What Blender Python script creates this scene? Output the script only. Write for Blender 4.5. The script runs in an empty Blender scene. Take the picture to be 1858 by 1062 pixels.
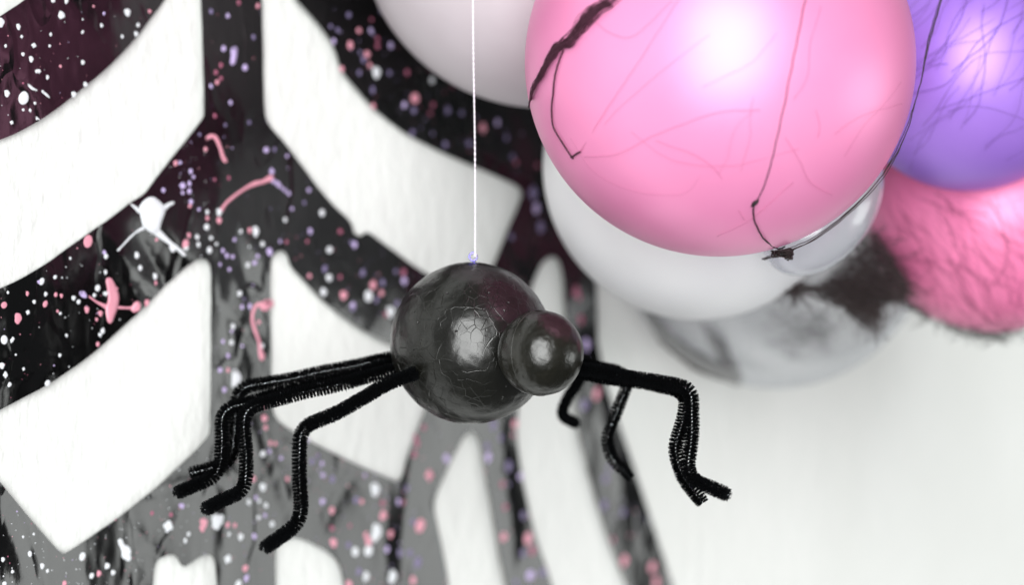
import bpy, bmesh, math, random
from mathutils import Vector, Matrix, noise
from mathutils.geometry import delaunay_2d_cdt
random.seed(7)
S = bpy.context.scene
C = S.collection

# ------------------------------------------------------------ camera, world, lamps, exposure
SW = 36.0/85.0
cam_d = bpy.data.cameras.new('camera'); cam = bpy.data.objects.new('camera', cam_d); C.objects.link(cam)
cam.location = (0, 0, 0); cam.rotation_euler = (math.radians(90), 0, 0)
cam_d.lens = 85; cam_d.sensor_width = 36; cam_d.sensor_fit = 'HORIZONTAL'
cam_d.clip_start = 0.05; cam_d.clip_end = 50
cam_d.dof.use_dof = True; cam_d.dof.focus_distance = 1.055; cam_d.dof.aperture_fstop = 3.6
S.camera = cam
W = bpy.data.worlds.new('World'); S.world = W; W.use_nodes = True
bg = W.node_tree.nodes['Background']; bg.inputs[0].default_value = (0.93, 0.97, 1.0, 1); bg.inputs[1].default_value = 0.09
S.view_settings.view_transform = 'Standard'; S.view_settings.look = 'None'
S.view_settings.exposure = 0.09; S.view_settings.gamma = 1.0

def area_lamp(name, loc, target, sx, sy, radiance, col=(1, 1, 1)):
    d = bpy.data.lights.new(name, 'AREA'); d.shape = 'RECTANGLE'; d.size = sx; d.size_y = sy
    d.energy = radiance*math.pi*sx*sy; d.color = col
    o = bpy.data.objects.new(name, d); C.objects.link(o)
    o.location = loc
    o.rotation_euler = (Vector(target)-Vector(loc)).to_track_quat('-Z', 'Y').to_euler()
    return o
area_lamp('window_light', (0.15, -4.2, 0.62), (0.5, 1.4, 0), 3.6, 5.4, 8.3, (0.985, 1.0, 0.99))
area_lamp('side_light', (1.9, 1.06, -0.31), (0, 1.06, -0.31), 0.85, 0.62, 3.7, (0.97, 1.0, 0.98))

# ------------------------------------------------------------ geometry of the place
WY = 1.309                                  # the wall is the plane y = WY + x
T = Vector((math.sqrt(.5), math.sqrt(.5), 0)); N = Vector((math.sqrt(.5), -math.sqrt(.5), 0)); K = Vector((0, 0, 1))
O = Vector((0, WY, 0))
FOFF = 0.0034
def ray(px, py): return (px-929)/1858*SW, (531-py)/1858*SW
def P(px, py, D):
    s, v = ray(px, py); return Vector((s*D, D, v*D))
def uv(px, py, off=FOFF):
    s, v = ray(px, py); D = (WY-off*math.sqrt(2))/(1-s)
    p = Vector((s*D, D, v*D)); q = p-O
    return q.dot(T), q.z
def Q(u, z, h): return O + T*u + K*z + N*h
PX = SW/1858

def smooth01(x): x = max(0, min(1, x)); return x*x*(3-2*x)
CREASES = [((205,430),(262,600),5,.0016),((250,430),(330,560),6,-.0012),((300,410),(345,480),5,.0012),((180,440),(215,560),7,-.0010),
 ((395,330),(392,560),6,.0012),((492,380),(500,470),4,.0015),((470,760),(520,920),6,.0016),((560,850),(500,960),8,-.0012),
 ((640,860),(590,950),14,-.0022),((700,890),(690,1062),16,.0018),((755,780),(730,1000),12,-.0018),((780,770),(830,900),10,.0014),
 ((420,600),(440,780),8,-.0012),((250,900),(420,860),8,.0012),((240,960),(330,1062),8,-.0014),((900,780),(930,1000),12,.0016),
 ((20,640),(110,655),7,-.0013),((100,650),(60,720),6,.0012),((0,700),(90,640),6,.0010),((420,830),(400,1062),7,.0013),((1090,760),(1130,900),10,.0016),
 ((400,100),(470,60),10,.0010),((720,180),(960,330),22,.0014),((560,420),(700,560),14,-.0008),((230,470),(275,520),4,.0010),((430,520),(480,760),6,.0010)]
CR = []
for a, b, w, h in CREASES:
    A = Vector(uv(*a)); B = Vector(uv(*b)); CR.append((A, B, w*PX*1.9, h*.6))
def foil_z(u, z):
    f = .0018*noise.noise(Vector((u*15, z*8, 1.3))) + .0010*noise.noise(Vector((u*26, z*10, 4.1)))
    r = 1-abs(noise.noise(Vector((u*14+z*6, z*9, 9.7))))*2
    f += .0007*max(0, r)**3
    p = Vector((u, z))
    for A, B, w, h in CR:
        d = B-A; L = d.length; t = (p-A).dot(d)/L/L
        if -.3 < t < 1.3:
            e = smooth01(min(t+.3, 1.3-t)/.5)
            x = (p-A-d*t).length/w
            if x < 4: f += h*e*math.exp(-x*1.1)
    return max(-.0024, f)

# ------------------------------------------------------------ helpers
def link(name, me, mat=None, parent=None, smooth=True):
    if smooth: me.polygons.foreach_set('use_smooth', [True]*len(me.polygons))
    o = bpy.data.objects.new(name, me); C.objects.link(o)
    if mat is not None and not me.materials: me.materials.append(mat)
    if parent is not None: o.parent = parent
    return o
def mesh(name, vs, fs, mat=None, parent=None, smooth=True):
    me = bpy.data.meshes.new(name); me.from_pydata([tuple(v) for v in vs], [], fs); me.update()
    return link(name, me, mat, parent, smooth)
def thing(name, label, cat, group=None):
    o = bpy.data.objects.new(name, None); C.objects.link(o); o['label'] = label; o['category'] = cat
    if group: o['group'] = group
    return o
def tag(o, label, cat, group=None):
    o['label'] = label; o['category'] = cat
    if group: o['group'] = group
    return o
def chaikin(pts, n=2):
    for _ in range(n):
        q = []
        for i in range(len(pts)):
            a = pts[i]; b = pts[(i+1) % len(pts)]
            q.append((a[0]*.78+b[0]*.22, a[1]*.78+b[1]*.22)); q.append((a[0]*.22+b[0]*.78, a[1]*.22+b[1]*.78))
        pts = q
    return pts
def spline(pts, step):
    """Catmull-Rom through 3-D points, resampled at step"""
    P_ = [pts[0]*2-pts[1]] + list(pts) + [pts[-1]*2-pts[-2]]
    out = []
    for i in range(1, len(P_)-2):
        a, b, c, d = P_[i-1:i+3]; n = max(2, int((c-b).length/step))
        for k in range(n):
            t = k/n
            out.append(.5*((2*b)+(c-a)*t+(2*a-5*b+4*c-d)*t*t+(3*b-a-3*c+d)*t*t*t))
    out.append(P_[-2]); return out
def frames(path):
    fr = []; t0 = (path[1]-path[0]).normalized()
    n = t0.cross(Vector((.3, .9, .2))).normalized()
    for i in range(len(path)):
        t = (path[min(i+1, len(path)-1)]-path[max(i-1, 0)]).normalized()
        n = (n-t*n.dot(t)).normalized(); fr.append((t, n, t.cross(n)))
    return fr
def tube_data(path, rad, seg=6, vs=None, fs=None):
    vs = [] if vs is None else vs; fs = [] if fs is None else fs
    fr = frames(path); b0 = len(vs)
    for i, p in enumerate(path):
        r = rad(i/(len(path)-1)) if callable(rad) else rad
        for k in range(seg):
            a = 2*math.pi*k/seg; vs.append(p+(fr[i][1]*math.cos(a)+fr[i][2]*math.sin(a))*r)
    for i in range(len(path)-1):
        for k in range(seg):
            a = b0+i*seg+k; b = b0+i*seg+(k+1) % seg; fs.append((a, b, b+seg, a+seg))
    fs.append(tuple(b0+k for k in range(seg))[::-1]); e = b0+(len(path)-1)*seg; fs.append(tuple(e+k for k in range(seg)))
    return vs, fs

# ------------------------------------------------------------ materials
def mat(name):
    m = bpy.data.materials.new(name); m.use_nodes = True
    nt = m.node_tree; return m, nt, nt.nodes['Principled BSDF']
def nd(nt, t, **k):
    n = nt.nodes.new(t)
    for a, b in k.items(): setattr(n, a, b)
    return n
def simple(name, col, rough=.5, metal=0, ior=1.5, sss=0):
    m, nt, b = mat(name); b.inputs['Base Color'].default_value = (*col, 1); b.inputs['Roughness'].default_value = rough
    b.inputs['Metallic'].default_value = metal; b.inputs['IOR'].default_value = ior
    return m
def coords(nt, scale=(1, 1, 1)):
    c = nd(nt, 'ShaderNodeTexCoord'); mp = nd(nt, 'ShaderNodeMapping'); mp.inputs['Scale'].default_value = scale
    nt.links.new(c.outputs['Object'], mp.inputs['Vector']); return mp.outputs['Vector']
def noise_t(nt, vec, scale, detail=3, rough=.5):
    n = nd(nt, 'ShaderNodeTexNoise'); n.inputs['Scale'].default_value = scale; n.inputs['Detail'].default_value = detail
    n.inputs['Roughness'].default_value = rough; nt.links.new(vec, n.inputs['Vector']); return n
def ramp(nt, src, stops):
    r = nd(nt, 'ShaderNodeValToRGB'); e = r.color_ramp.elements
    while len(e) < len(stops): e.new(.5)
    for i, (p, c) in enumerate(stops):
        e[i].position = p; e[i].color = (c, c, c, 1) if not isinstance(c, tuple) else (*c, 1)
    nt.links.new(src, r.inputs['Fac']); return r
def bump(nt, h, strength, dist, prev=None):
    b = nd(nt, 'ShaderNodeBump'); b.inputs['Strength'].default_value = strength; b.inputs['Distance'].default_value = dist
    nt.links.new(h, b.inputs['Height'])
    if prev is not None: nt.links.new(prev, b.inputs['Normal'])
    return b.outputs['Normal']
def math_n(nt, op, a, b):
    n = nd(nt, 'ShaderNodeMath', operation=op)
    for i, x in enumerate((a, b)):
        if isinstance(x, (int, float)): n.inputs[i].default_value = x
        else: nt.links.new(x, n.inputs[i])
    return n.outputs[0]

# wall paint over woodchip-like paper
M_WALL, nt, b = mat('white_wall_paint')
v = coords(nt, (1, 1, .45)); n1 = noise_t(nt, v, 150, 4, .55); n2 = noise_t(nt, coords(nt, (1, 1, .8)), 9, 2)
cr = ramp(nt, n2.outputs['Fac'], [(.3, (.80, .81, .785)), (.75, (.85, .86, .84))]); nt.links.new(cr.outputs[0], b.inputs['Base Color'])
nt.links.new(bump(nt, n1.outputs['Fac'], .75, .0016), b.inputs['Normal']); b.inputs['Roughness'].default_value = .7

# black plastic foil
M_FOIL, nt, b = mat('black_glossy_foil')
b.inputs['Base Color'].default_value = (.002, .002, .0022, 1); b.inputs['IOR'].default_value = 1.6
v = coords(nt, (1, 1, .5)); n1 = noise_t(nt, v, 22, 3, .5); n2 = noise_t(nt, v, 90, 4, .6)
w = nd(nt, 'ShaderNodeTexVoronoi'); w.feature = 'DISTANCE_TO_EDGE'; w.inputs['Scale'].default_value = 16; nt.links.new(v, w.inputs['Vector'])
# warp the crease net
mx = nd(nt, 'ShaderNodeMix', data_type='VECTOR'); mx.inputs['Factor'].default_value = .12
nt.links.new(v, mx.inputs[4]); nt.links.new(n1.outputs['Color'], mx.inputs[5]); nt.links.new(mx.outputs[1], w.inputs['Vector'])
wr = ramp(nt, w.outputs['Distance'], [(0, 1.0), (.07, 0.0)])
n = bump(nt, n1.outputs['Fac'], .7, .0032); n = bump(nt, wr.outputs[0], .18, .0008, n); n = bump(nt, n2.outputs['Fac'], .12, .0006, n)
nt.links.new(n, b.inputs['Normal'])
n3 = noise_t(nt, v, 11, 3, .6); rr = ramp(nt, n3.outputs['Fac'], [(.35, .05), (.68, .20)]); nt.links.new(rr.outputs[0], b.inputs['Roughness'])

# splashed paints
M_PW = simple('white_paint', (.80, .82, .86), .3); M_PP = simple('pink_paint', (.80, .34, .43), .3)
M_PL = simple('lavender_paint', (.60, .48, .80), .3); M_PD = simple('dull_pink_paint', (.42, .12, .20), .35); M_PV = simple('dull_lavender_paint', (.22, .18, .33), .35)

# painted polystyrene
def styro(name, cells, base, hi, pscale, crack):
    m, nt, b = mat(name)
    v = coords(nt); n0 = noise_t(nt, v, 60, 2)
    mx = nd(nt, 'ShaderNodeMix', data_type='VECTOR'); mx.inputs['Factor'].default_value = .006
    nt.links.new(v, mx.inputs[4]); nt.links.new(n0.outputs['Color'], mx.inputs[5])
    vo = nd(nt, 'ShaderNodeTexVoronoi'); vo.feature = 'DISTANCE_TO_EDGE'; vo.inputs['Scale'].default_value = cells
    nt.links.new(mx.outputs[1], vo.inputs['Vector'])
    vf = nd(nt, 'ShaderNodeTexVoronoi'); vf.feature = 'F1'; vf.inputs['Scale'].default_value = cells; nt.links.new(mx.outputs[1], vf.inputs['Vector'])
    edge = ramp(nt, vo.outputs['Distance'], [(0, 0.0), (.035, 1.0)])
    msk = ramp(nt, noise_t(nt, v, 38, 2).outputs['Fac'], [(.36, 0.0), (.52, 1.0)])
    inv = math_n(nt, 'SUBTRACT', 1.0, edge.outputs[0]); groove = math_n(nt, 'MULTIPLY', inv, msk.outputs[0])
    hgt = math_n(nt, 'SUBTRACT', 1.0, groove)
    pv = nd(nt, 'ShaderNodeTexVoronoi'); pv.feature = 'F1'; pv.inputs['Scale'].default_value = pscale; nt.links.new(v, pv.inputs['Vector'])
    pit = ramp(nt, pv.outputs['Distance'], [(.04, 0.0), (.13, 1.0)])
    pm = ramp(nt, noise_t(nt, v, 120, 2).outputs['Fac'], [(.52, 1.0), (.60, 0.0)])
    pitm = math_n(nt, 'MAXIMUM', pit.outputs[0], pm.outputs[0])
    fine = noise_t(nt, v, 420, 4, .6); big = noise_t(nt, v, 75, 3)
    n = bump(nt, big.outputs['Fac'], .11, .0012); n = bump(nt, vf.outputs['Distance'], crack*.3, .0009, n)
    n = bump(nt, hgt, crack, .00035, n); n = bump(nt, pitm, .9, .0005, n); n = bump(nt, fine.outputs['Fac'], .36, .00022, n)
    nt.links.new(n, b.inputs['Normal'])
    cc = ramp(nt, noise_t(nt, v, 55, 5, .6).outputs['Fac'], [(.3, base), (.7, hi)]); nt.links.new(cc.outputs[0], b.inputs['Base Color'])
    rr = ramp(nt, big.outputs['Fac'], [(.3, .26), (.7, .31)]); nt.links.new(rr.outputs[0], b.inputs['Roughness'])
    b.inputs['IOR'].default_value = 1.64
    return m
M_BODY = styro('black_painted_polystyrene', 205, (.004, .004, .003), (.008, .008, .006), 210, .32)
M_HEAD = styro('black_painted_fine_polystyrene', 260, (.005, .005, .003), (.012, .011, .007), 300, .10)
M_CHEN = simple('black_chenille_fibre', (.0008, .0012, .0018), .8); M_CHEN.node_tree.nodes['Principled BSDF'].inputs['Specular IOR Level'].default_value = .12
M_WIRE = simple('silver_wire', (.75, .78, .82), .25, 1)
M_HOOK = simple('violet_steel', (.25, .22, .85), .2, .9)
M_SEAM = simple('worn_black_paint_ridge', (.04, .04, .035), .3, 0, 1.7)

# latex
def latex(name, deep, pale, rough=.52, spec=.8, metal=.25, trans=.0):
    m, nt, b = mat(name)
    v = coords(nt); n = noise_t(nt, v, 22, 3)
    cc = ramp(nt, n.outputs['Fac'], [(.3, deep), (.75, pale)]); nt.links.new(cc.outputs[0], b.inputs['Base Color'])
    b.inputs['Roughness'].default_value = rough; b.inputs['Metallic'].default_value = metal
    b.inputs['Specular IOR Level'].default_value = spec
    b.inputs['Subsurface Weight'].default_value = 0
    b.inputs['Coat Weight'].default_value = .12; b.inputs['Coat Roughness'].default_value = .32
    f = noise_t(nt, v, 900, 2); nt.links.new(bump(nt, f.outputs['Fac'], .06, .0002), b.inputs['Normal'])
    return m
M_PINK = latex('pink_pearl_latex', (.95, .29, .56), (.97, .33, .60), .44, .8, .2)
M_UPPER = latex('greyed_pink_white_latex', (.60, .53, .57), (.66, .60, .64), .5, .4, .0)
M_PINK2 = latex('deep_pink_latex', (.88, .20, .42), (.92, .25, .47), .4, .6, .15)
M_PURP = latex('purple_pearl_latex', (.36, .17, .74), (.42, .22, .80), .46)
M_WHITE = latex('white_pearl_latex', (.88, .87, .92), (.92, .91, .95), .42, .5, .0)
bb = M_WHITE.node_tree.nodes['Principled BSDF']; bb.inputs['Subsurface Weight'].default_value = .6; bb.inputs['Subsurface Radius'].default_value = (1, 1, 1); bb.inputs['Subsurface Scale'].default_value = .03
def clear(name, tint, haze):
    m = bpy.data.materials.new(name); m.use_nodes = True; nt = m.node_tree; nt.nodes.clear()
    out = nd(nt, 'ShaderNodeOutputMaterial'); tr = nd(nt, 'ShaderNodeBsdfTransparent'); gl = nd(nt, 'ShaderNodeBsdfGlossy')
    df = nd(nt, 'ShaderNodeBsdfDiffuse'); df.inputs[0].default_value = (.8, .82, .86, 1)
    tm = nd(nt, 'ShaderNodeMix', data_type='RGBA'); tm.inputs[6].default_value = (*tint, 1); tm.inputs[7].default_value = (.66, .70, .75, 1); nt.links.new(tm.outputs[2], tr.inputs[0]); gl.inputs['Roughness'].default_value = .14; gl.inputs[0].default_value = (1, 1, 1, 1)
    lw = nd(nt, 'ShaderNodeLayerWeight'); lw.inputs[0].default_value = .5; pw = math_n(nt, 'POWER', lw.outputs['Facing'], 3.5); fac = math_n(nt, 'ADD', math_n(nt, 'MULTIPLY', pw, .42), .06)
    nt.links.new(pw, tm.inputs[0]); m1 = nd(nt, 'ShaderNodeMixShader'); m2 = nd(nt, 'ShaderNodeMixShader'); m1.inputs[0].default_value = haze
    nt.links.new(tr.outputs[0], m1.inputs[1]); nt.links.new(df.outputs[0], m1.inputs[2])
    nt.links.new(fac, m2.inputs[0]); nt.links.new(m1.outputs[0], m2.inputs[1]); nt.links.new(gl.outputs[0], m2.inputs[2])
    nt.links.new(m2.outputs[0], out.inputs[0]); return m
M_CLEAR = clear('clear_latex', (.96, .965, .975), .16); M_CLEAR2 = clear('smoky_clear_latex', (.90, .91, .93), .30)
M_WEB = simple('black_stretch_web_fibre', (.012, .007, .010), .7)
M_WEBM = simple('dark_maroon_web_fibre', (.06, .010, .028), .7)

# twine
M_TWINE, nt, b = mat('white_twine')
b.inputs['Base Color'].default_value = (.86, .82, .88, 1); b.inputs['Roughness'].default_value = .8

# ------------------------------------------------------------ the wall
a, c = -1.2, 1.7
vs = [Q(a, -1.2, 0), Q(c, -1.2, 0), Q(c, 1.4, 0), Q(a, 1.4, 0), Q(a, -1.2, -.03), Q(c, -1.2, -.03), Q(c, 1.4, -.03), Q(a, 1.4, -.03)]
wall = mesh('wall', vs, [(0, 1, 2, 3), (5, 4, 7, 6), (4, 5, 1, 0), (3, 2, 6, 7), (4, 0, 3, 7), (1, 5, 6, 2)], M_WALL, smooth=False)
wall['kind'] = 'structure'

# ------------------------------------------------------------ the foil web with its cut-outs
OUT = [(-900,-650),(1330,-650),(1330,-110),(1255,100),(1170,330),(1105,440),(1076,505),(1080,620),(1098,700),(1132,800),(1182,950),(1215,1050),(1250,1170),(1400,1500),(-900,1500)]
HOLES = [
 [(-160,125),(3,27),(48,-2),(160,-100),(-160,-100)],
 [(-430,340),(-250,330),(-110,300),(0,255),(62,225),(120,183),(180,134),(240,76),(300,0),(345,-70),(368,-70),(367,0),(371,205),(364,219),(330,262),(277,330),(262,352),(232,369),(198,397),(140,437),(70,489),(0,525),(-140,583),(-262,578)],
 [(-330,640),(-150,850),(-45,1010),(-200,980),(-420,900),(-560,860),(-450,700)],
 [(-600,380),(-400,600),(-520,640),(-640,820),(-850,760),(-760,500)],
 [(-700,-500),(-250,-350),(-180,-150),(-450,40),(-760,60)],
 [(360,468),(376,472),(383,492),(384,780),(374,800),(290,880),(200,952),(124,1005),(110,1006),(60,950),(0,877),(-80,786),(0,745),(100,690),(170,640),(240,577),(300,520),(338,482)],
 [(274,1150),(277,1025),(298,1008),(320,1007),(330,1031),(346,1022),(372,1004),(386,1011),(391,1035),(393,1150)],
 [(470,-70),(475,0),(479,205),(485,224),(520,266),(560,322),(600,370),(638,403),(641,424),(654,430),(664,419),(700,446),(760,489),(820,522),(862,532),(884,505),(915,430),(945,362),(947,346),(934,334),(860,302),(800,275),(740,245),(680,200),(645,162),(615,128),(603,86),(580,50),(545,10),(528,-10),(490,-70)],
 [(494,463),(506,453),(520,459),(527,484),(555,512),(584,543),(642,591),(706,625),(760,642),(806,655),(800,690),(768,755),(742,830),(728,876),(712,872),(660,850),(600,821),(545,791),(510,769),(493,745),(492,600),(489,480)],
 [(498,1150),(497,1000),(508,982),(540,974),(592,1000),(614,1022),(622,1060),(630,1150)],
 [(826,1150),(808,1010),(791,930),(791,908),(806,868),(835,801),(848,783),(862,787),(871,810),(882,880),(901,990),(916,1062),(940,1150)],
 [(1001,464),(1014,472),(1021,505),(1023,570),(1033,680),(1046,780),(1071,880),(1102,980),(1137,1062),(1170,1150),(1028,1150),(996,1050),(965,950),(944,860),(935,790),(938,740),(945,650),(952,560),(966,510),(984,474)],
]
HOLES_S = [chaikin(h, 2) for h in HOLES]
OUT_UV = [uv(*p) for p in OUT]
def densify(pts, step):
    out = []
    for i in range(len(pts)):
        a = Vector(pts[i]); b = Vector(pts[(i+1) % len(pts)]); n = max(1, int((b-a).length/step))
        for k in range(n): out.append(tuple(a.lerp(b, k/n)))
    return out
HUV = []
for h in HOLES_S:
    q = densify([uv(*p) for p in h], .003)
    q = [(x+.0003*noise.noise(Vector((x*90, y*90, 3))), y+.0003*noise.noise(Vector((x*90, y*90, 8)))) for x, y in q]
    HUV.append(q)
def inside(p, poly):
    x, y = p; c = False; j = len(poly)-1
    for i in range(len(poly)):
        xi, yi = poly[i]; xj, yj = poly[j]
        if (yi > y) != (yj > y) and x < (xj-xi)*(y-yi)/(yj-yi)+xi: c = not c
        j = i
    return c
BB = [(min(p[0] for p in h), max(p[0] for p in h), min(p[1] for p in h), max(p[1] for p in h)) for h in HUV]
def in_hole(p):
    for h, (x0, x1, y0, y1) in zip(HUV, BB):
        if x0 <= p[0] <= x1 and y0 <= p[1] <= y1 and inside(p, h): return True
    return False
def on_foil(p): return inside(p, OUT_UV) and not in_hole(p)
OUTD = densify(OUT_UV, .006)
pts, edges = [], []
for loop in [OUTD]+HUV:
    b0 = len(pts); n = len(loop); pts += loop; edges += [(b0+i, b0+(i+1) % n) for i in range(n)]
st = .0031; UL = uv(-130, 500)[0]; ZT = uv(1100, -90)[1]; ZB = uv(1100, 1150)[1]
u0 = min(p[0] for p in OUT_UV); u1 = max(p[0] for p in OUT_UV); z0 = min(p[1] for p in OUT_UV); z1 = max(p[1] for p in OUT_UV)
i = 0; u = u0
while u < u1:
    z = z0 + (i % 2)*st/2
    while z < z1:
        p = (u+random.uniform(-.1, .1)*st, z+random.uniform(-.1, .1)*st)
        far = p[0] < UL or p[1] > ZT or p[1] < ZB
        if (not far or (i % 4 == 0 and int((z-z0)/st) % 4 == 0)) and on_foil(p): pts.append(p)
        z += st
    u += st; i += 1
V2, E2, F2, *_ = delaunay_2d_cdt([Vector(p) for p in pts], edges, [], 0, 1e-7)
fs = []
for f in F2:
    c = sum((V2[i] for i in f), Vector((0, 0)))/len(f)
    if on_foil((c.x, c.y)): fs.append(tuple(f))
fv = [Q(p.x, p.y, FOFF+foil_z(p.x, p.y)) for p in V2]
web = thing('foil_web_banner', 'large black glossy foil spider web splattered with paint, cut-outs showing the white wall', 'web banner')
sheet = mesh('foil_sheet', fv, fs, M_FOIL, web)
md = sheet.modifiers.new('thickness', 'SOLIDIFY'); md.thickness = .0005; md.offset = 0
md = sheet.modifiers.new('edges', 'EDGE_SPLIT'); md.split_angle = math.radians(45)

# paint drops: shared dome meshes
def dome(name, m, sd=0, seg=18):
    vs = [Vector((0, 0, 1))]; fs = []
    for r, h in ((.62, .82), (.93, .35), (1, -.3)):
        for k in range(seg):
            a = 2*math.pi*k/seg; w = 1+[.04, .10, .16][sd]*math.sin((2+sd)*a+sd)+[.0, .06, .10][sd]*math.sin(5*a+2*sd); vs.append(Vector((r*w*math.cos(a), r*w*math.sin(a), h)))
    for k in range(seg):
        j = (k+1) % seg; fs.append((0, 1+k, 1+j))
        for q in (0, 1):
            b = 1+q*seg; fs.append((b+k, b+seg+k, b+seg+j, b+j))
    me = bpy.data.meshes.new(name); me.from_pydata([tuple(v) for v in vs], [], fs); me.materials.append(m)
    me.polygons.foreach_set('use_smooth', [True]*len(me.polygons)); return me
DM = {c: [dome('paint_drop', m, k) for k in range(3)] for c, m in (('w', M_PW), ('p', M_PP), ('l', M_PL), ('d', M_PD), ('v', M_PV))}
BASIS = Matrix((T, K, N)).transposed()
def drop(px, py, r, c, sq=1.0):
    u, z = uv(px, py)
    if not on_foil((u, z)): return
    s, _ = ray(px, py); D = WY/(1-s); R = r*PX*D
    o = bpy.data.objects.new('paint_drop', DM[c][random.choice((0, 0, 1, 1, 2))]); C.objects.link(o); o.parent = web
    M = BASIS.to_4x4(); M.translation = Q(u, z, FOFF+foil_z(u, z)+.0002)
    o.matrix_local = M @ Matrix.Rotation(random.uniform(-.5, .5), 4, 'Z') @ Matrix.Diagonal((R*random.uniform(.82, 1.08), R*sq, max(.0003, R*.16), 1))
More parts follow.
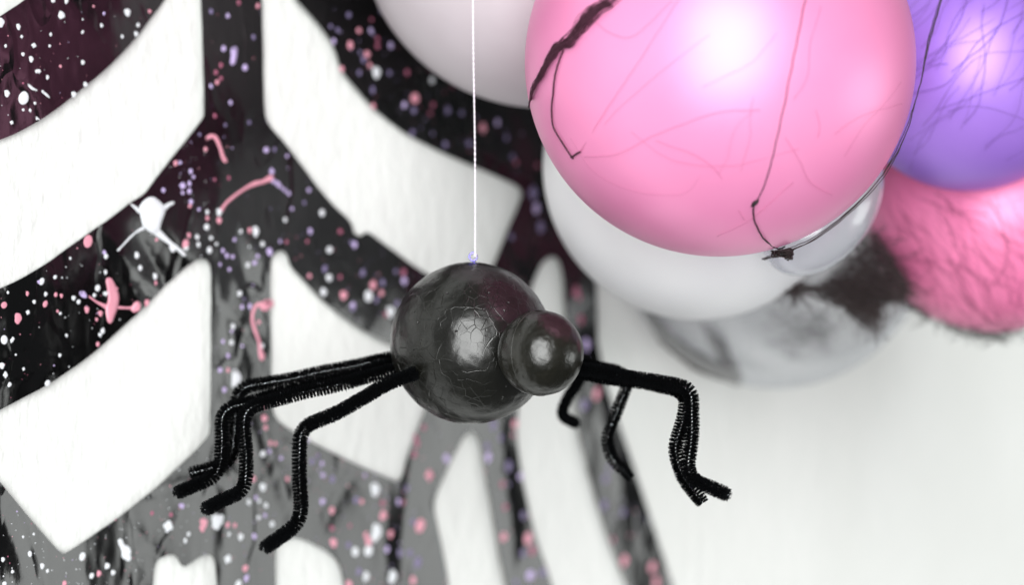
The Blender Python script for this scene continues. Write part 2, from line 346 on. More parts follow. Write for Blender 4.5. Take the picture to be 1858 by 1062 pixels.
DROPS = """
230 22 7 w 110 27 8 w 0 40 9 w 33 48 5 w 39 66 3 w 61 82 5 w 56 107 5 w 9 83 3 w 91 62 3 w 89 83 3 w 148 113 4 w 43 177 12 w 13 169 6 w 85 140 4 w 70 129 4 w 66 129 4 w 153 153 5 w 132 171 6 w
182 46 4 w 147 58 3 w 147 35 2 w 220 66 4 w 250 45 4 w 246 61 5 w 272 20 4 p 108 120 3 p 41 98 4 w 54 200 3 w 42 199 3 w 22 222 4 w 66 215 3 w 76 166 3 w 62 187 3 w 95 0 5 w 118 1 5 w 168 11 3 p 187 24 3 l
384 20 5 v 414 28 5 l 405 88 6 l 444 122 7 l 400 118 5 d 391 131 5 d 400 142 5 d 393 149 5 p 382 156 5 l 417 186 5 l 388 210 5 d 407 227 4 v 459 67 5 v 434 4 5 d 451 222 5 v 370 271 5 p 482 272 7 l 497 271 5 v 519 283 5 l 360 244 4 v 317 296 5 p 325 295 4 l 468 10 6 p
344 311 5 l 349 321 4 l 330 337 7 l 342 333 5 l 342 347 5 l 330 350 4 l 295 345 5 l 345 366 5 l 343 374 4 p 359 380 4 l 374 385 5 w 374 396 5 p 373 412 7 w 394 385 7 w 394 400 6 p 386 326 4 d 412 323 5 d 435 420 5 w 451 418 6 p 462 420 10 w 424 435 5 l 475 443 6 w 451 448 3 w 356 430 5 w 358 444 5 w 381 432 5 w 335 443 9 p 336 450 6 w 313 450 8 w 341 427 5 p 284 435 4 p 247 464 7 w 253 487 5 w 282 502 6 w 283 514 4 p 390 443 4 w 378 454 7 w 402 455 5 l 410 464 5 l 421 466 5 l 449 481 6 w 461 477 6 l 415 489 5 l 397 480 4 l 488 457 8 l 466 465 5 l 434 533 6 w 290 538 6 p 442 543 4 v 453 556 6 l 438 557 5 l
158 438 11 p 192 465 5 w 189 458 4 l 126 469 3 w 191 494 4 w 99 503 4 w 75 511 6 w 70 512 4 l 82 534 4 w 61 548 4 w 81 552 6 p 100 535 4 p 110 537 4 p 50 567 4 w 8 554 7 p 33 578 9 p 49 533 4 p 15 531 3 w 132 541 5 w 141 548 5 w 103 565 3 p 108 569 3 w 156 562 6 p 176 523 6 w 189 533 4 w 192 533 4 w 170 536 4 w 265 550 7 p 181 569 5 p 174 580 4 p 185 601 5 w 180 608 4 w 176 625 4 p
8 617 8 w 22 618 4 w 10 681 6 w 17 698 5 w 84 695 6 w 64 646 3 w 107 645 4 w 119 609 3 w 4 664 6 w 42 670 3 w 24 615 3 w 30 644 3 w
421 620 9 w 430 684 14 w 421 601 4 l 405 620 5 l 415 646 6 l 400 672 6 l 415 672 5 p 408 708 6 l 423 592 6 w 440 628 4 l 476 628 5 w 470 585 5 p 475 647 8 p 480 760 8 p 482 777 6 p 490 805 6 p 478 824 9 w 477 885 9 w 460 870 7 p 488 820 5 l
405 830 7 l 475 884 7 w 451 912 6 w 468 940 6 w 435 975 8 w 460 974 7 l 412 970 6 w 400 940 6 w 391 948 13 w 368 950 9 p 365 960 7 p 305 956 11 w 228 1003 13 w 218 985 7 w 275 932 4 d 310 935 5 d 330 919 5 l 327 918 4 l 341 970 5 w 335 982 5 w 410 953 6 p 424 954 6 p 410 1015 9 w 443 1032 8 p 445 1050 7 l 430 1062 9 w 150 1011 7 w 52 1006 5 w 75 1028 5 w 85 1037 4 w 205 1040 5 w 196 1028 5 w 180 1042 5 p 194 1028 6 w 167 1046 5 w 3 1016 5 w 20 1038 4 w 117 1060 5 p 5 1060 5 w 40 975 3 w 60 970 3 w
609 54 7 l 601 75 7 l 650 55 8 p 672 55 7 l 633 82 10 p 665 98 10 p 658 108 8 l 682 131 13 w 670 118 7 p 684 83 7 d 684 70 7 d 708 82 8 l 652 95 6 v 650 132 7 v 706 132 7 v 738 131 8 d 676 62 6 v 673 35 6 d 631 27 7 v 675 163 8 v 752 178 13 p 733 190 8 l 784 145 10 w 750 200 8 v 786 190 8 d 780 206 7 d 813 200 9 l 809 262 9 v 749 240 9 l 616 125 7 p 877 232 12 p 904 222 9 l 838 205 8 v 785 242 6 v 850 260 9 v 920 250 9 v 930 285 9 v 676 192 8 p
596 48 6 v 689 20 6 v 562 45 5 d 558 345 6 l 583 386 8 w 562 419 7 l 516 399 6 w 528 379 5 l 550 368 5 v 507 438 5 l 617 420 7 d 643 444 8 l 637 440 6 v 599 453 9 w 519 439 5 d 557 438 5 d 590 488 8 l 598 504 9 w 618 503 6 d 658 495 8 v 562 501 6 p 624 536 11 p 588 530 9 w 640 555 8 l 668 538 13 w 676 517 10 p 690 532 8 p 692 513 8 v 682 545 8 l 706 566 14 w 697 571 7 d 731 510 10 l 730 495 9 d 716 493 7 v 718 551 8 l 640 560 8 v
967 350 16 l 973 378 13 l 981 412 13 v 927 430 9 v 936 295 9 d 975 300 9 d 1042 530 14 d 1050 580 12 d 1047 540 10 d 1060 625 15 l 1057 655 11 l 1080 715 15 p 1058 735 14 l 1062 470 10 d
492 311 7 l 495 329 6 l 503 334 6 l 509 340 5 l 515 345 5 l 522 351 5 l 568 838 8 l 585 842 7 l 578 828 6 l 587 863 7 l 604 870 8 l 586 911 8 l 680 889 15 w 662 863 6 l 645 908 9 l 655 911 8 p 605 929 9 p 693 936 11 p 680 967 17 w 662 971 8 p 706 970 11 p 667 983 10 p 604 986 10 p 603 960 8 d 631 990 9 l 643 1002 10 w 667 1000 13 w 698 998 10 l 726 1005 10 v 746 1005 10 v 649 1038 9 l 662 1047 10 w 710 1047 14 w 630 1062 10 p 760 1022 12 l 750 1055 10 p 740 887 9 l 723 911 9 l 734 913 8 d 781 863 13 p 757 780 9 d 757 795 9 d 755 825 9 d 765 955 15 p 752 948 9 l 692 914 8 d 634 955 6 d 480 720 6 p 481 740 5 p
521 870 6 p 500 806 6 p 510 832 6 l 560 800 5 l 470 910 5 w 464 904 5 l 482 918 6 w 493 952 7 w 480 936 5 l
893 772 12 l 933 770 12 p 930 790 9 d 884 830 12 l 919 847 13 l 810 833 11 l 882 810 10 v 909 879 10 d 920 879 8 v 943 865 11 l 949 936 11 v 912 975 13 p 958 978 14 p 966 1000 13 d 948 1005 11 v 962 1045 14 l 985 1040 13 l 935 1058 10 v 914 921 9 d 770 776 9 d 759 806 9 d 1096 870 13 v 1094 917 13 v 1110 980 10 d 1131 1018 14 p 1183 1030 14 p 1190 1058 14 p 1102 850 10 v 905 795 10 v 1128 930 11 v""".split()
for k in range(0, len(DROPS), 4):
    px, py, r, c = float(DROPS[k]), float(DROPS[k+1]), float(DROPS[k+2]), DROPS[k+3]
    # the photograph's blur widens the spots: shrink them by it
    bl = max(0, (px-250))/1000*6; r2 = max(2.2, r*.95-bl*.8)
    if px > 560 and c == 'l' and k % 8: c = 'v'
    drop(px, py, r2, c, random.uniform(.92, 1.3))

# strokes and blobs of paint
def stroke_data(pts_, vs, fs):
    p = [Vector((a[0], a[1], a[2])) for a in pts_]; path = spline(p, 2.2); n = len(path)
    tops = []
    def add(px, py, h):
        u, z = uv(px, py); vs.append(Q(u, z, FOFF+foil_z(u, z)+h*.6)); return len(vs)-1
    rows = []
    for i in range(n):
        q = path[i]; t = (path[min(i+1, n-1)]-path[max(i-1, 0)]); t.z = 0; t.normalize(); m = Vector((-t.y, t.x, 0)); r = q.z*.85
        rows.append([add(q.x+m.x*r*e, q.y+m.y*r*e, h) for e, h in ((-1, -.0002), (-.75, .0004+r*.00003), (0, .0007+r*.00006), (.75, .0004+r*.00003), (1, -.0002))])
    for a, b in zip(rows, rows[1:]):
        for k in range(4): fs.append((a[k], b[k], b[k+1], a[k+1]))
    for end, sgn in ((0, -1), (n-1, 1)):
        q = path[end]; t = path[1]-path[0] if end == 0 else path[-1]-path[-2]; t.z = 0; t.normalize(); m = Vector((-t.y, t.x, 0)); r = q.z
        c = rows[end][2]; rim = []
        for k in range(9):
            a = -math.pi/2+math.pi*k/8; rim.append(add(q.x+(t.x*sgn*math.cos(a)+m.x*math.sin(a))*r, q.y+(t.y*sgn*math.cos(a)+m.y*math.sin(a))*r, -.0001))
        for k in range(8): fs.append((c, rim[k], rim[k+1]))
def blob_data(poly, vs, fs):
    poly = chaikin(poly, 2); cx = sum(p[0] for p in poly)/len(poly); cy = sum(p[1] for p in poly)/len(poly)
    def add(px, py, h):
        u, z = uv(px, py); vs.append(Q(u, z, FOFF+foil_z(u, z)+h)); return len(vs)-1
    n = len(poly); c = add(cx, cy, .0009); rings = [[add(cx+(x-cx)*s, cy+(y-cy)*s, h) for x, y in poly] for s, h in ((.5, .0009), (.88, .0007), (1, -.0002))]
    for k in range(n):
        j = (k+1) % n; fs.append((c, rings[0][k], rings[0][j]))
        for a, b in zip(rings, rings[1:]): fs.append((a[k], b[k], b[j], a[j]))
def splat(m, strokes=(), blobs=(), label=None):
    vs, fs = [], []
    for b in blobs: blob_data(b, vs, fs)
    for s in strokes: stroke_data(s, vs, fs)
    o = mesh('paint_splat', vs, fs, m, web)
    if label: o['label'] = label
splat(M_PW, [[(296,378,7),(306,371,5),(313,368,4)], [(252,384,6),(243,376,4),(236,371,2.5)], [(260,414,5),(246,422,3),(232,434,3),(222,444,2.5),(211,455,2)], [(283,420,10),(303,437,6),(318,449,4.5),(333,463,3.5)]],
      [[(248,376),(258,362),(270,355),(280,356),(298,372),(301,382),(293,402),(289,424),(278,428),(258,414),(253,396)]], 'star shaped white paint splat with thin arms')
splat(M_PP, [[(160,538,2.5),(174,548,3),(192,557,6)], [(211,558,4.5),(228,559,3),(241,559,4)], [(206,520,3),(212,524,3.5)]], [[(190,503),(201,500),(208,512),(217,535),(216,556),(208,575),(201,591),(193,588),(189,560),(196,545),(194,525)], [(236,559),(241,549),(249,545),(255,552),(252,563),(243,569),(237,566)]], 'pink paint splat with a knobbed arm')
splat(M_PL, [[(146,532,7),(149,534,8),(153,538,6)]])
splat(M_PP, [[(373,252,5),(380,247,5.5),(389,250,5.5),(397,268,4.5),(402,285,5),(406,292,6)]])
splat(M_PP, [[(492,322,8),(475,330,5),(462,333,6),(445,341,4),(425,354,4),(408,368,4),(397,384,5)]])
splat(M_PP, [[(484,552,13),(480,558,10),(470,552,5),(461,562,4.5),(458,580,4.5),(463,600,5),(470,620,4),(473,640,6),(475,650,6)]])
splat(M_PL, [[(424,90,8.5),(423,104,7.5),(421,114,6.5)]])
splat(M_PW, [[(50,153,3),(57,160,4),(66,164,1.5)]]); splat(M_PW, [[(77,167,3),(83,172,3.5),(88,177,1.5)]]); splat(M_PW, [[(64,212,2.5),(70,217,1.5)]])
splat(M_PW, [[(429,676,9),(431,688,12),(426,700,7)]]); splat(M_PW, [[(218,984,5),(226,1000,9),(232,1014,9)]]); splat(M_PW, [[(388,935,6),(394,945,12),(388,955,9)]])
# the many tiny speckles, one raised mesh
vs, fs = [], []; mats = []
def speck(px, py, r, mi):
    u, z = uv(px, py)
    if not on_foil((u, z)): return
    s, _ = ray(px, py); R = r*PX*WY/(1-s); b0 = len(vs); h = FOFF+foil_z(u, z)
    vs.append(Q(u, z, h+.0005)); 
    for k in range(8):
        a = math.pi*k/4; vs.append(Q(u+R*math.cos(a), z+R*math.sin(a), h+.0001))
    for k in range(8): fs.append((b0, b0+1+k, b0+1+(k+1) % 8)); mats.append(mi)
rs = random.Random(11)
clus = [(rs.uniform(-60, 1200), rs.uniform(-40, 1100), rs.uniform(20, 90)) for _ in range(60)]
for k in range(1900):
    if k > 1300: px, py = rs.uniform(-100, 760), rs.uniform(780, 1110)
    elif rs.random() < .6:
        cx, cy, sd = rs.choice(clus); px, py = rs.gauss(cx, sd), rs.gauss(cy, sd)
    else: px, py = rs.uniform(-120, 1220), rs.uniform(-80, 1140)
    r = 1.0+abs(rs.gauss(0, .9)) + max(0, px-400)/900*1.5
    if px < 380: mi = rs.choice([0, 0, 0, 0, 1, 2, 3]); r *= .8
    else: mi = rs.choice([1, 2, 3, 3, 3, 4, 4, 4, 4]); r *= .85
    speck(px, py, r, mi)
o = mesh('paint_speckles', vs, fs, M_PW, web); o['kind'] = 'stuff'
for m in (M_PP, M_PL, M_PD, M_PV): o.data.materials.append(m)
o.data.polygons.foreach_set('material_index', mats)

# ------------------------------------------------------------ balloons
def ball_mesh(name, R, m, squash=(1, 1, 1), tail=0, seg=96, rings=64):
    vs = []; fs = []
    for i in range(rings+1):
        th = math.pi*i/rings
        for k in range(seg):
            a = 2*math.pi*k/seg; r = math.sin(th); z = math.cos(th)
            z2 = z*(1+tail*max(0, z)**3); r2 = r*(1-.10*tail*max(0, z)**2)
            vs.append(Vector((R*r2*math.cos(a)*squash[0], R*r2*math.sin(a)*squash[1], R*z2*squash[2])))
    for i in range(rings):
        for k in range(seg): fs.append((i*seg+k, (i+1)*seg+k, (i+1)*seg+(k+1) % seg, i*seg+(k+1) % seg))
    me = bpy.data.meshes.new(name); me.from_pydata([tuple(v) for v in vs], [], fs); me.materials.append(m)
    me.polygons.foreach_set('use_smooth', [True]*len(fs)); return me
BAL = {}
def balloon(key, px, py, rpx, D, m, label, tail=.12, axis=(.25, .2, 1), squash=(1, 1, 1)):
    c = P(px, py, D); R = rpx*PX*D/math.sqrt(1+(rpx*PX)**2)
    root = thing('balloon', label, 'balloon', 'balloons in the cluster'); root.location = c
    root.rotation_euler = Vector(axis).to_track_quat('Z', 'Y').to_euler()
    b = link('balloon_skin', ball_mesh('balloon_skin', R, m, squash, tail), None, root)
    # knot at the blowing end
    prof = [(.004, R*(1+tail)*squash[2]-.002), (.0035, R*(1+tail)*squash[2]+.003), (.0028, R*(1+tail)*squash[2]+.005), (.0055, R*(1+tail)*squash[2]+.010)]
    vs, fs = [], []
    for r, z in prof:
        for k in range(12): vs.append(Vector((r*math.cos(k*math.pi/6), r*math.sin(k*math.pi/6), z)))
    for i in range(3):
        for k in range(12): fs.append((i*12+k, i*12+(k+1) % 12, i*12+12+(k+1) % 12, i*12+12+k))
    mesh('knot', vs, fs, m, root)
    BAL[key] = (c, R); return root
balloon('pink', 1305, 113, 354, 1.062, M_PINK, 'large round pearly pink balloon at the front of the cluster', axis=(.1, .9, .8))
balloon('white', 1265, 301, 281, 1.205, M_WHITE, 'pale white balloon directly behind the large pink balloon', axis=(.6, .6, .7))
balloon('upper', 985, -140, 336, 1.19, M_UPPER, 'pale pearly balloon cut by the top edge, upper left of the large pink balloon', axis=(-.3, .6, 1))
balloon('clear', 1405, 423, 283, 1.335, M_CLEAR, 'see-through clear balloon hanging lowest against the wall', axis=(.4, .2, 1))
balloon('purple', 1757, 121, 226, 1.19, M_PURP, 'purple balloon right of the pink one, crossed by dark fibres', axis=(.4, .5, .8))
balloon('pink2', 1800, 375, 229, 1.27, M_PINK2, 'deeper pink balloon underneath the purple balloon with web over it', axis=(.5, .6, .6))
balloon('small', 1492, 380, 138, 1.135, M_CLEAR2, 'small smoky clear balloon tucked under right side of front pink balloon', tail=.05, axis=(.62, .25, .75), squash=(.66, .66, 1.02))

# ------------------------------------------------------------ spider
spider = thing('toy_spider', 'black painted foam ball spider with bent pipe cleaner legs, hanging on a white string', 'toy spider')
BC = P(855, 623, 1.09); BR = 147*PX*1.09
HC = P(981, 641, 1.046); HR = 78*PX*1.046
spider.location = BC
def sp(name, vs, fs, m, parent=None, smooth=True):
    o = mesh(name, [v-BC for v in vs] if parent is None else vs, fs, m, parent or spider, smooth); return o
def ico(name, c, R, m, lump):
    bm = bmesh.new(); bmesh.ops.create_icosphere(bm, subdivisions=6, radius=R)
    for v in bm.verts:
        d = v.co.normalized(); v.co = d*(R+lump*(noise.noise(d*7+c*9)+.6*noise.noise(d*15)))
    me = bpy.data.meshes.new(name); bm.to_mesh(me); bm.free()
    o = link(name, me, m, spider); o.location = c-BC; return o
body = ico('body', BC, BR, M_BODY, .00018)
head = ico('head', HC, HR, M_HEAD, .00012)
def ring(name, c, R, axis, r, m, parent, a0=0, a1=2*math.pi):
    ax = Vector(axis).normalized(); e1 = ax.orthogonal().normalized(); e2 = ax.cross(e1)
    n = 90; path = []
    for i in range(n+1):
        a = a0+(a1-a0)*i/n; w = 1+.0006*noise.noise(Vector((a*6, 1, 1)))
        path.append((e1*math.cos(a)+e2*math.sin(a))*R*w)
    vs, fs = tube_data(path, lambda t: r*(.6+.6*abs(noise.noise(Vector((t*22, 2, 0))))), 6)
    o = mesh(name, vs, fs, m, parent); return o
ring('mould_seam', HC, HR*1.0, (.73, -.68, .03), .00022, M_SEAM, head)
ring('mould_seam', BC, BR*1.0, (.30, -.90, .34), .00012, M_SEAM, body)

def chenille(pts, seed, R=.0035):
    rd = random.Random(seed)
    # round the bends, keep the runs straight
    P_ = [pts[0]]
    for i in range(1, len(pts)-1):
        a, b, c = pts[i-1], pts[i], pts[i+1]; l = min(.007, (b-a).length*.35, (c-b).length*.35)
        p = b+(a-b).normalized()*l; q = b+(c-b).normalized()*l
        for t in (0, .25, .5, .75, 1): P_.append(p*(1-t)**2+b*2*t*(1-t)+q*t*t)
    P_.append(pts[-1])
    path = [P_[0]]; step = .00011
    for a, b in zip(P_, P_[1:]):
        n = max(1, int((b-a).length/step))
        for k in range(1, n+1): path.append(a.lerp(b, k/n))
    L = len(path)
    for i, p in enumerate(path):
        s = i*step; path[i] = p+Vector((noise.noise(Vector((s*45, seed, 0))), noise.noise(Vector((s*45, seed, 5))), noise.noise(Vector((s*45, seed, 9)))))*.0011*min(1, i/80)
    fr = []; t0 = (path[1]-path[0]).normalized(); n = t0.cross(Vector((.2, .8, .5))).normalized()
    for i in range(L):
        t = (path[min(i+6, L-1)]-path[max(i-6, 0)]).normalized(); n = (n-t*n.dot(t)).normalized(); fr.append((t, n, t.cross(n)))
    vs, fs = [], []; pitch = .0031
    for i in range(L):
        t, n, m = fr[i]; th = 2*math.pi*i*step/pitch
        for side in (0, math.pi):
            for j in range(8):
                a = th+side+rd.gauss(0, .52); d = n*math.cos(a)+m*math.sin(a)
                end = min(i, L-1-i)*step
                l = R*rd.uniform(.84, 1.05)*(1 if end > .002 else .85+.15*end/.002)
                if rd.random() < .004: l *= 1.2
                lean = t*rd.gauss(0, .00022); w = (n*-math.sin(a)+m*math.cos(a))*.00010
                w2 = t*.00007*rd.choice((-1, 1)); b0 = len(vs); p = path[i]
                vs += [p+d*.0002-w-w2, p+d*.0002+w+w2, p+d*l*.92+lean+w+w2*.8, p+d*l+lean*1.2, p+d*l*.92+lean-w-w2*.8]
                fs.append((b0, b0+1, b0+2, b0+3, b0+4))
    leg = sp('leg', vs, fs, M_CHEN, None, False)
    leg_path = [p-BC for p in path[::3]]; wv, wf = [], []
    for ph in (0, math.pi):
        q = []
        for i, p in enumerate(leg_path):
            t, n, m = fr[min(i*3, L-1)]; a = 2*math.pi*i*3*step/.0031+ph+1.57; q.append(p+(n*math.cos(a)+m*math.sin(a))*.00028)
        tube_data(q, .00034, 5, wv, wf)
    mesh('wire_core', wv, wf, M_WIRE, leg)
LEGS = [
 [(800,650,1.075),(542,783,1.030),(547,950,1.035),(478,996,1.020)],
 [(745,664,1.09),(442,741,1.060),(446,893,1.062),(370,925,1.045)],
 [(742,655,1.10),(402,742,1.075),(400,864,1.078),(318,896,1.066)],
 [(742,645,1.11),(430,706,1.100),(424,838,1.102),(343,860,1.100)],
 [(960,655,1.085),(1258,703,1.045),(1247,868,1.045),(1322,899,1.032)],
 [(960,660,1.09),(1250,711,1.062),(1225,830,1.064),(1272,914,1.056)],
 [(960,640,1.10),(1142,680,1.115),(1098,800,1.12),(1143,868,1.125)],
 [(960,630,1.11),(1066,655,1.155),(1018,755,1.17),(1043,768,1.185)],
]
for i, L_ in enumerate(LEGS):
    if i == 5: L_ = [L_[0], L_[1], (1227,815,1.064), (1238,868,1.060), L_[3]]
    if i == 6: L_ = [L_[0], (1120,672,1.113), (1143,690,1.115), (1100,795,1.12), (1110,835,1.122), L_[3]]
    chenille([P(*p) for p in L_], i+1, .0035 if i < 6 else .0031)
d_ = P(878, 562, 1.0).normalized(); bq = d_.dot(BC); hit = d_*(bq-math.sqrt(bq*bq-(BC.length_squared-BR*BR)))
nn = (hit-BC).normalized(); e1 = nn.orthogonal().normalized(); e2 = nn.cross(e1)
vs = [hit+nn*.0002+(e1*math.cos(k*.785)+e2*math.sin(k*.785))*.0008*(1+.3*math.sin(k*2)) for k in range(8)]+[hit-nn*.0004]
sp('surface_pit', vs, [(k, (k+1) % 8, 8) for k in range(8)], M_WEB)
# little eye hook at the top
top = P(861, 479, 1.09)
hc = P(858.5, 466, 1.088)
path = []
for k in range(41):
    a = 2*math.pi*k/40; path.append(hc+Vector((math.cos(a)*.0017, .0002*math.sin(a), math.sin(a)*.0018)))
vs, fs = tube_data(path, .00042, 8); sp('eye_hook', vs, fs, M_HOOK)
vs, fs = tube_data([hc+Vector((.0004, 0, -.0018)), hc+Vector((.0005, 0, -.0035)), P(861, 484, 1.09)], .0004, 8); sp('hook_shank', vs, fs, M_HOOK)

# string (twisted two ply)
t1 = P(857.5, -60, 1.088); t0 = P(862, 462, 1.087); mid = P(861.5, 250, 1.087)
base = spline([t0, P(862.3, 380, 1.087), mid, P(859, 100, 1.088), t1], .0006)
fr = frames(base)
string = thing('string', 'thin white twisted string holding up the black spider', 'string')
for ph in (0, math.pi):
    q = [p+(fr[i][1]*math.cos(i*.8+ph)+fr[i][2]*math.sin(i*.8+ph))*.00019 for i, p in enumerate(base)]
    vs, fs = tube_data(q, .00024, 6); mesh('string_ply', vs, fs, M_TWINE, string)
vs, fs = [], []
for k in range(260):
    i = random.randrange(len(base)-1); p = base[i]; a = random.uniform(0, 6.28); d = Vector((math.cos(a), math.sin(a)*.6, random.uniform(-1.2, 1.2))).normalized()
    l = random.uniform(.0005, .0014); w = Vector((.00003, 0, .00003)); b0 = len(vs); vs += [p-w, p+w, p+d*l]; fs.append((b0, b0+1, b0+2))
o = mesh('string_fuzz', vs, fs, M_TWINE, string, False); o['kind'] = 'stuff'
kn = P(862, 464, 1.0865)
path = [kn+Vector((math.cos(k*.5)*.0006, math.sin(k*.5)*.0006, -.0008+k*.00006)) for k in range(30)]
vs, fs = tube_data(path, .00032, 6); mesh('knot', vs, fs, M_TWINE, string)

# ------------------------------------------------------------ stretched black cobweb on the balloons
def on_ball(key, px, py, lift=.0004):
    c, R = BAL[key]; s, v = ray(px, py); d = Vector((s, 1, v)).normalized(); R = R+lift
    bq = d.dot(c); disc = bq*bq-(c.length_squared-R*R)
    if disc < 0:
        p = d*bq; return c+(p-c).normalized()*R
    return d*(bq-math.sqrt(disc))
cob = thing('stretched_cobweb', 'black stretchy cobweb fibre pulled over the pink and purple balloons', 'cobweb')
def strand(name, pts, r, m=None, jit=.0, seg=5, step=.0015):
    path = spline(pts, step)
    if jit: path = [p+noise.noise_vector(p*170)*jit+noise.noise_vector(p*600)*jit*.4 for p in path]
    vs, fs = tube_data(path, r, seg); return vs, fs
def put(name, pts, r, m=M_WEB, jit=0.0, **k):
    vs, fs = strand(name, pts, r, m, jit, **k); return mesh(name, vs, fs, m, cob)
ob = lambda key, L, lift=.0006: [on_ball(key, x, y, lift) for x, y in L]
put('thread', ob('pink', [(1470,-40),(1455,30),(1437,120),(1418,215),(1398,300),(1381,350),(1369,372)]), .00020, M_WEB, .0003)
put('thread', ob('pink', [(1369,372),(1367,392),(1376,418),(1390,438),(1412,452),(1428,457)]), .00036, M_WEB, .0003)
put('thread_knot', ob('pink', [(1363,376),(1368,371),(1373,367),(1377,362)]), lambda t: .0011*math.sin(math.pi*min(.98, max(.05, t))), M_WEB, .0002)
put('thread', ob('pink', [(1022,90),(1010,125),(1002,180),(1003,225),(1018,255),(1040,288)]), .00040, M_WEBM, .0003)
put('thread', ob('pink', [(1036,285),(1045,280),(1053,276)]), .00045, M_WEBM, .0004)
put('thread', ob('pink', [(962,178),(957,195)]), .0004, M_WEBM, .0003)
rd = random.Random(5)
# frayed band
vs, fs = [], []
BAND = [(1135,-25,9),(1105,2,12),(1080,18,16),(1062,36,17),(1045,58,14),(1030,76,14),(1012,84,10),(1000,102,9),(988,120,8),(978,140,6),(968,155,4.5),(962,180,2)]
for k in range(120):
    o1, o2 = rd.gauss(0, .5), rd.gauss(0, .5); n0 = rd.randrange(0, 6); n1 = rd.randrange(n0+4, 13)
    pts = []
    for i in range(n0, min(n1, 12)):
        x, y, w = BAND[i]; f = o1+(o2-o1)*i/11+rd.gauss(0, .12); f = max(-1, min(1, f)); pts.append(on_ball('pink', x+w*f*.62, y+w*f*.62, rd.uniform(.0003, .0022)))
    if len(pts) > 2: v_, f_ = strand('', pts, rd.uniform(.00007, .00022), None, .0009, 4); b0 = len(vs); vs += v_; fs += [tuple(i+b0 for i in f) for f in f_]
o = mesh('frayed_band', vs, fs, M_WEBM, cob); o['kind'] = 'stuff'
# faint hairs on the pink balloon
def hairs(name, key, lines, r0, r1, m, extra=0, box=None, L=160, dirn=None, lift=.0008):
    vs, fs = [], []
    def add(pts, r):
        v_, f_ = strand('', pts, r, None, .0003, 4, .003); b0 = len(vs); vs.extend(v_); fs.extend([tuple(i+b0 for i in f) for f in f_])
    for l in lines: add([on_ball(key, x, y, lift) for x, y in l], rd.uniform(r0, r1))
    for k in range(extra):
        x = rd.uniform(box[0], box[2]); y = rd.uniform(box[1], box[3]); a = dirn+rd.gauss(0, .28); pts = []
        lf = rd.uniform(lift, lift*4)
        for j in range(rd.randrange(4, 8)):
            pts.append(on_ball(key, x, y, lf)); x += math.cos(a)*L/5; y -= math.sin(a)*L/5; a += rd.gauss(0, .22)
        add(pts, rd.uniform(r0, r1))
    o = mesh(name, vs, fs, m, cob); o['kind'] = 'stuff'; return o
M_VF = simple('violet_black_fibre', (.16, .07, .32), .7); M_PF = simple('wine_fibre', (.14, .02, .07), .7)
M_HAIR = simple('fine_pinkish_fibre', (.62, .16, .32), .7)
hairs('fine_fibres', 'pink', [[(1050,280),(1100,200),(1160,110),(1230,0),(1250,-30)],[(1050,280),(1130,190),(1250,90),(1400,-20)],[(1060,285),(1120,280),(1190,245),(1300,205),(1380,200)],
  [(1075,35),(1100,55),(1130,68),(1155,62),(1185,35),(1220,0)],[(1035,250),(1080,315),(1160,350),(1240,352),(1270,320)],[(1145,240),(1220,290),(1330,300),(1450,270)],
  [(1190,255),(1290,300),(1350,400)],[(1480,200),(1488,230),(1484,248)],[(1425,250),(1450,290),(1470,330),(1510,355)],[(1490,10),(1470,80),(1465,140),(1440,180)],[(1300,430),(1360,400),(1440,330)]], .00004, .00008, M_HAIR, 5, (1000, 0, 1560, 400), 170, .9)
pl = [[(1655,130),(1700,90),(1760,60),(1858,0)],[(1655,170),(1720,150),(1780,70),(1860,20)],[(1700,200),(1780,170),(1860,140)],[(1650,310),(1680,240),(1760,180),(1860,60)],[(1650,150),(1690,120),(1720,115)],
      [(1640,40),(1680,10),(1700,-20)],[(1650,60),(1690,25),(1720,-20)],[(1660,128),(1690,110),(1740,40),(1760,-20)]]
hairs('dark_fibres', 'purple', pl, .00006, .00015, M_VF, 26, (1600, -20, 1850, 330), 190, .75, .0015)
hairs('dark_fibres', 'pink2', [[(1590,330),(1640,390),(1680,470),(1700,560)],[(1600,340),(1650,400),(1690,430)],[(1570,400),(1620,470),(1690,570)],[(1858,460),(1850,540),(1838,590),(1820,600)]], .00006, .00016, M_PF, 26, (1580, 350, 1840, 560), 150, -1.0, .0004)
hairs('dark_netting', 'pink2', [], .00003, .00007, M_PF, 150, (1580, 340, 1850, 560), 90, -.9, .0002)
# dark cord running down the right edge of the front balloon
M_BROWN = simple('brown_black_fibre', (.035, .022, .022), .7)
cord = [P(1722,-40,1.10), P(1705,10,1.10), P(1684,80,1.092), P(1668,160,1.085), P(1640,250,1.078), P(1600,322,1.074), P(1545,382,1.07), P(1480,432,1.07), P(1432,455,1.07), P(1385,470,1.09)]
vs, fs = [], []
for k in range(3):
    off = Vector((rd.gauss(0, 1), rd.gauss(0, 1), rd.gauss(0, 1)))*.0004
    v_, f_ = strand('', [p+off+Vector((rd.gauss(0, 1), 0, rd.gauss(0, 1)))*.0003 for p in cord], rd.uniform(.00018, .0003), None, .0003, 5); b0 = len(vs); vs += v_; fs += [tuple(i+b0 for i in f) for f in f_]
o = mesh('twisted_cord', vs, fs, M_BROWN, cob)
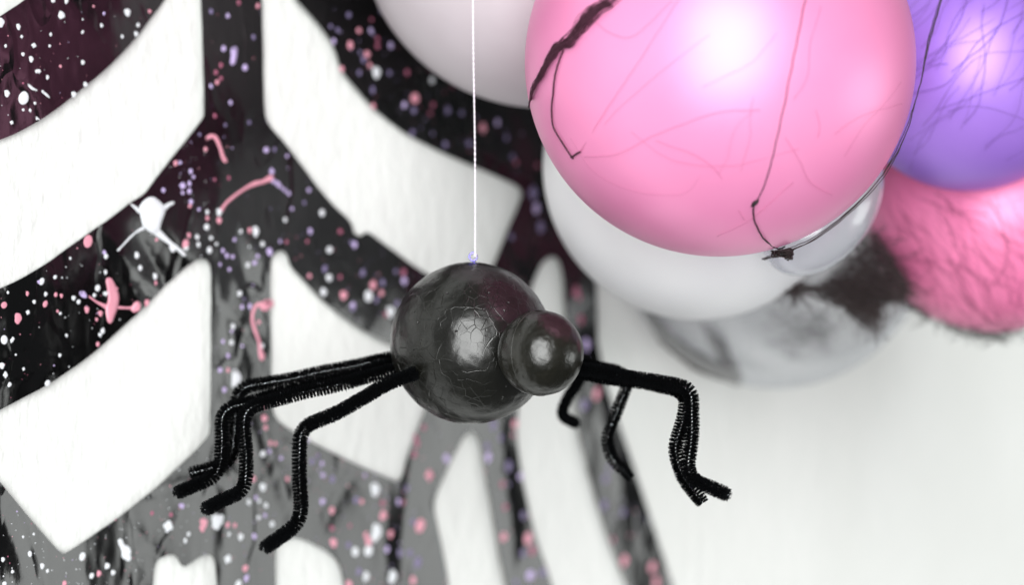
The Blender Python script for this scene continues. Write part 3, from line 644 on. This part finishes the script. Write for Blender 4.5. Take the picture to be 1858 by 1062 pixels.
# gauzy black clumps below the balloons, plus fibres imitating clear balloon reflections
def clump(name, poly, D0, D1, count, r0, r1, lmin, lmax, seed, ang, spread):
    rr = random.Random(seed); vs, fs = [], []; xs = [p[0] for p in poly]; ys = [p[1] for p in poly]; n = 0; tries = 0
    while n < count and tries < count*30:
        tries += 1
        x = rr.uniform(min(xs), max(xs)); y = rr.uniform(min(ys), max(ys))
        if not inside((x, y), poly): continue
        a = ang+rr.gauss(0, spread); D = rr.uniform(D0, D1); pts = [P(x, y, D)]; l = rr.uniform(lmin, lmax)
        for j in range(4):
            x += math.cos(a)*l/4; y -= math.sin(a)*l/4; a += rr.gauss(0, .4); D += rr.gauss(0, .002)
            if not inside((x, y), poly) and (D > 1.32 or D < 1.1 or j < 2 or rr.random() < .45): break
            pts.append(P(x, y, D))
        if len(pts) < 3: continue
        v_, f_ = strand('', pts, rr.uniform(r0, r1), None, .0005, 4, .003); b0 = len(vs); vs += v_; fs += [tuple(i+b0 for i in f) for f in f_]; n += 1
    o = mesh(name, vs, fs, M_BROWN, cob); o['kind'] = 'stuff'; return o
clump('gauze_and_reflection_fibres', [(1352,462),(1392,462),(1428,500),(1480,520),(1560,425),(1580,400),(1660,530),(1635,545),(1600,540),(1500,530),(1440,535),(1395,500)], 1.20, 1.26, 620, .00006, .00022, 40, 120, 3, -.5, .5)
clump('gauze_and_reflection_fibres', [(1470,515),(1560,500),(1655,528),(1625,548),(1604,550),(1590,600),(1582,608),(1548,580),(1520,555),(1440,530)], 1.21, 1.27, 520, .00006, .00026, 30, 110, 4, -.3, .6)
clump('gauze_and_reflection_fibres', [(1158,548),(1185,562),(1215,605),(1275,645),(1350,676),(1345,702),(1262,675),(1196,622)], 1.335, 1.36, 480, .0001, .0004, 60, 160, 12, -.75, .2)  # dark arc of fibres added to imitate the clear balloon's left-edge reflection
clump('gauze_and_reflection_fibres', [(1265,580),(1300,580),(1330,640),(1350,690),(1325,685),(1290,640)], 1.345, 1.365, 60, .0001, .0003, 50, 110, 13, -1.0, .2)  # fainter fibre streak imitating a dark reflection in the clear balloon
clump('gauze_and_reflection_fibres', [(1375,570),(1470,540),(1540,585),(1520,640),(1440,660),(1385,640)], 1.37, 1.40, 75, .0001, .0003, 50, 110, 14, -.2, .4)  # loose fibres behind the clear balloon, standing in for its grey reflected patch
clump('gauze_and_reflection_fibres', [(1350,456),(1400,465),(1432,492),(1460,520),(1445,545),(1405,510),(1378,480)], 1.19, 1.21, 200, .00008, .0003, 40, 100, 21, -.75, .25)
clump('gauze_and_reflection_fibres', [(1396,455),(1440,450),(1440,470),(1430,474),(1420,466),(1402,470)], 1.06, 1.075, 130, .0001, .0003, 10, 34, 6, -.6, 1.3)
# fuzz fringe below the deeper pink balloon
vs, fs = [], []
for k in range(110):
    x = rd.uniform(1640, 1850); c, R = BAL['pink2']; a = math.asin(max(-1, min(1, (x-1800)/229))); y = 375+229*math.cos(a)+rd.uniform(-9, 3)
    D = 1.27+rd.uniform(-.02, .015); pts = [P(x, y, D), P(x+rd.gauss(4, 10), y+rd.uniform(3, 14), D), P(x+rd.gauss(8, 18), y+rd.uniform(4, 30), D)]
    v_, f_ = strand('', pts, rd.uniform(.00012, .0003), None, 0, 3, .004); b0 = len(vs); vs += v_; fs += [tuple(i+b0 for i in f) for f in f_]
o = mesh('fuzz_fringe', vs, fs, M_WEB, cob); o['kind'] = 'stuff'
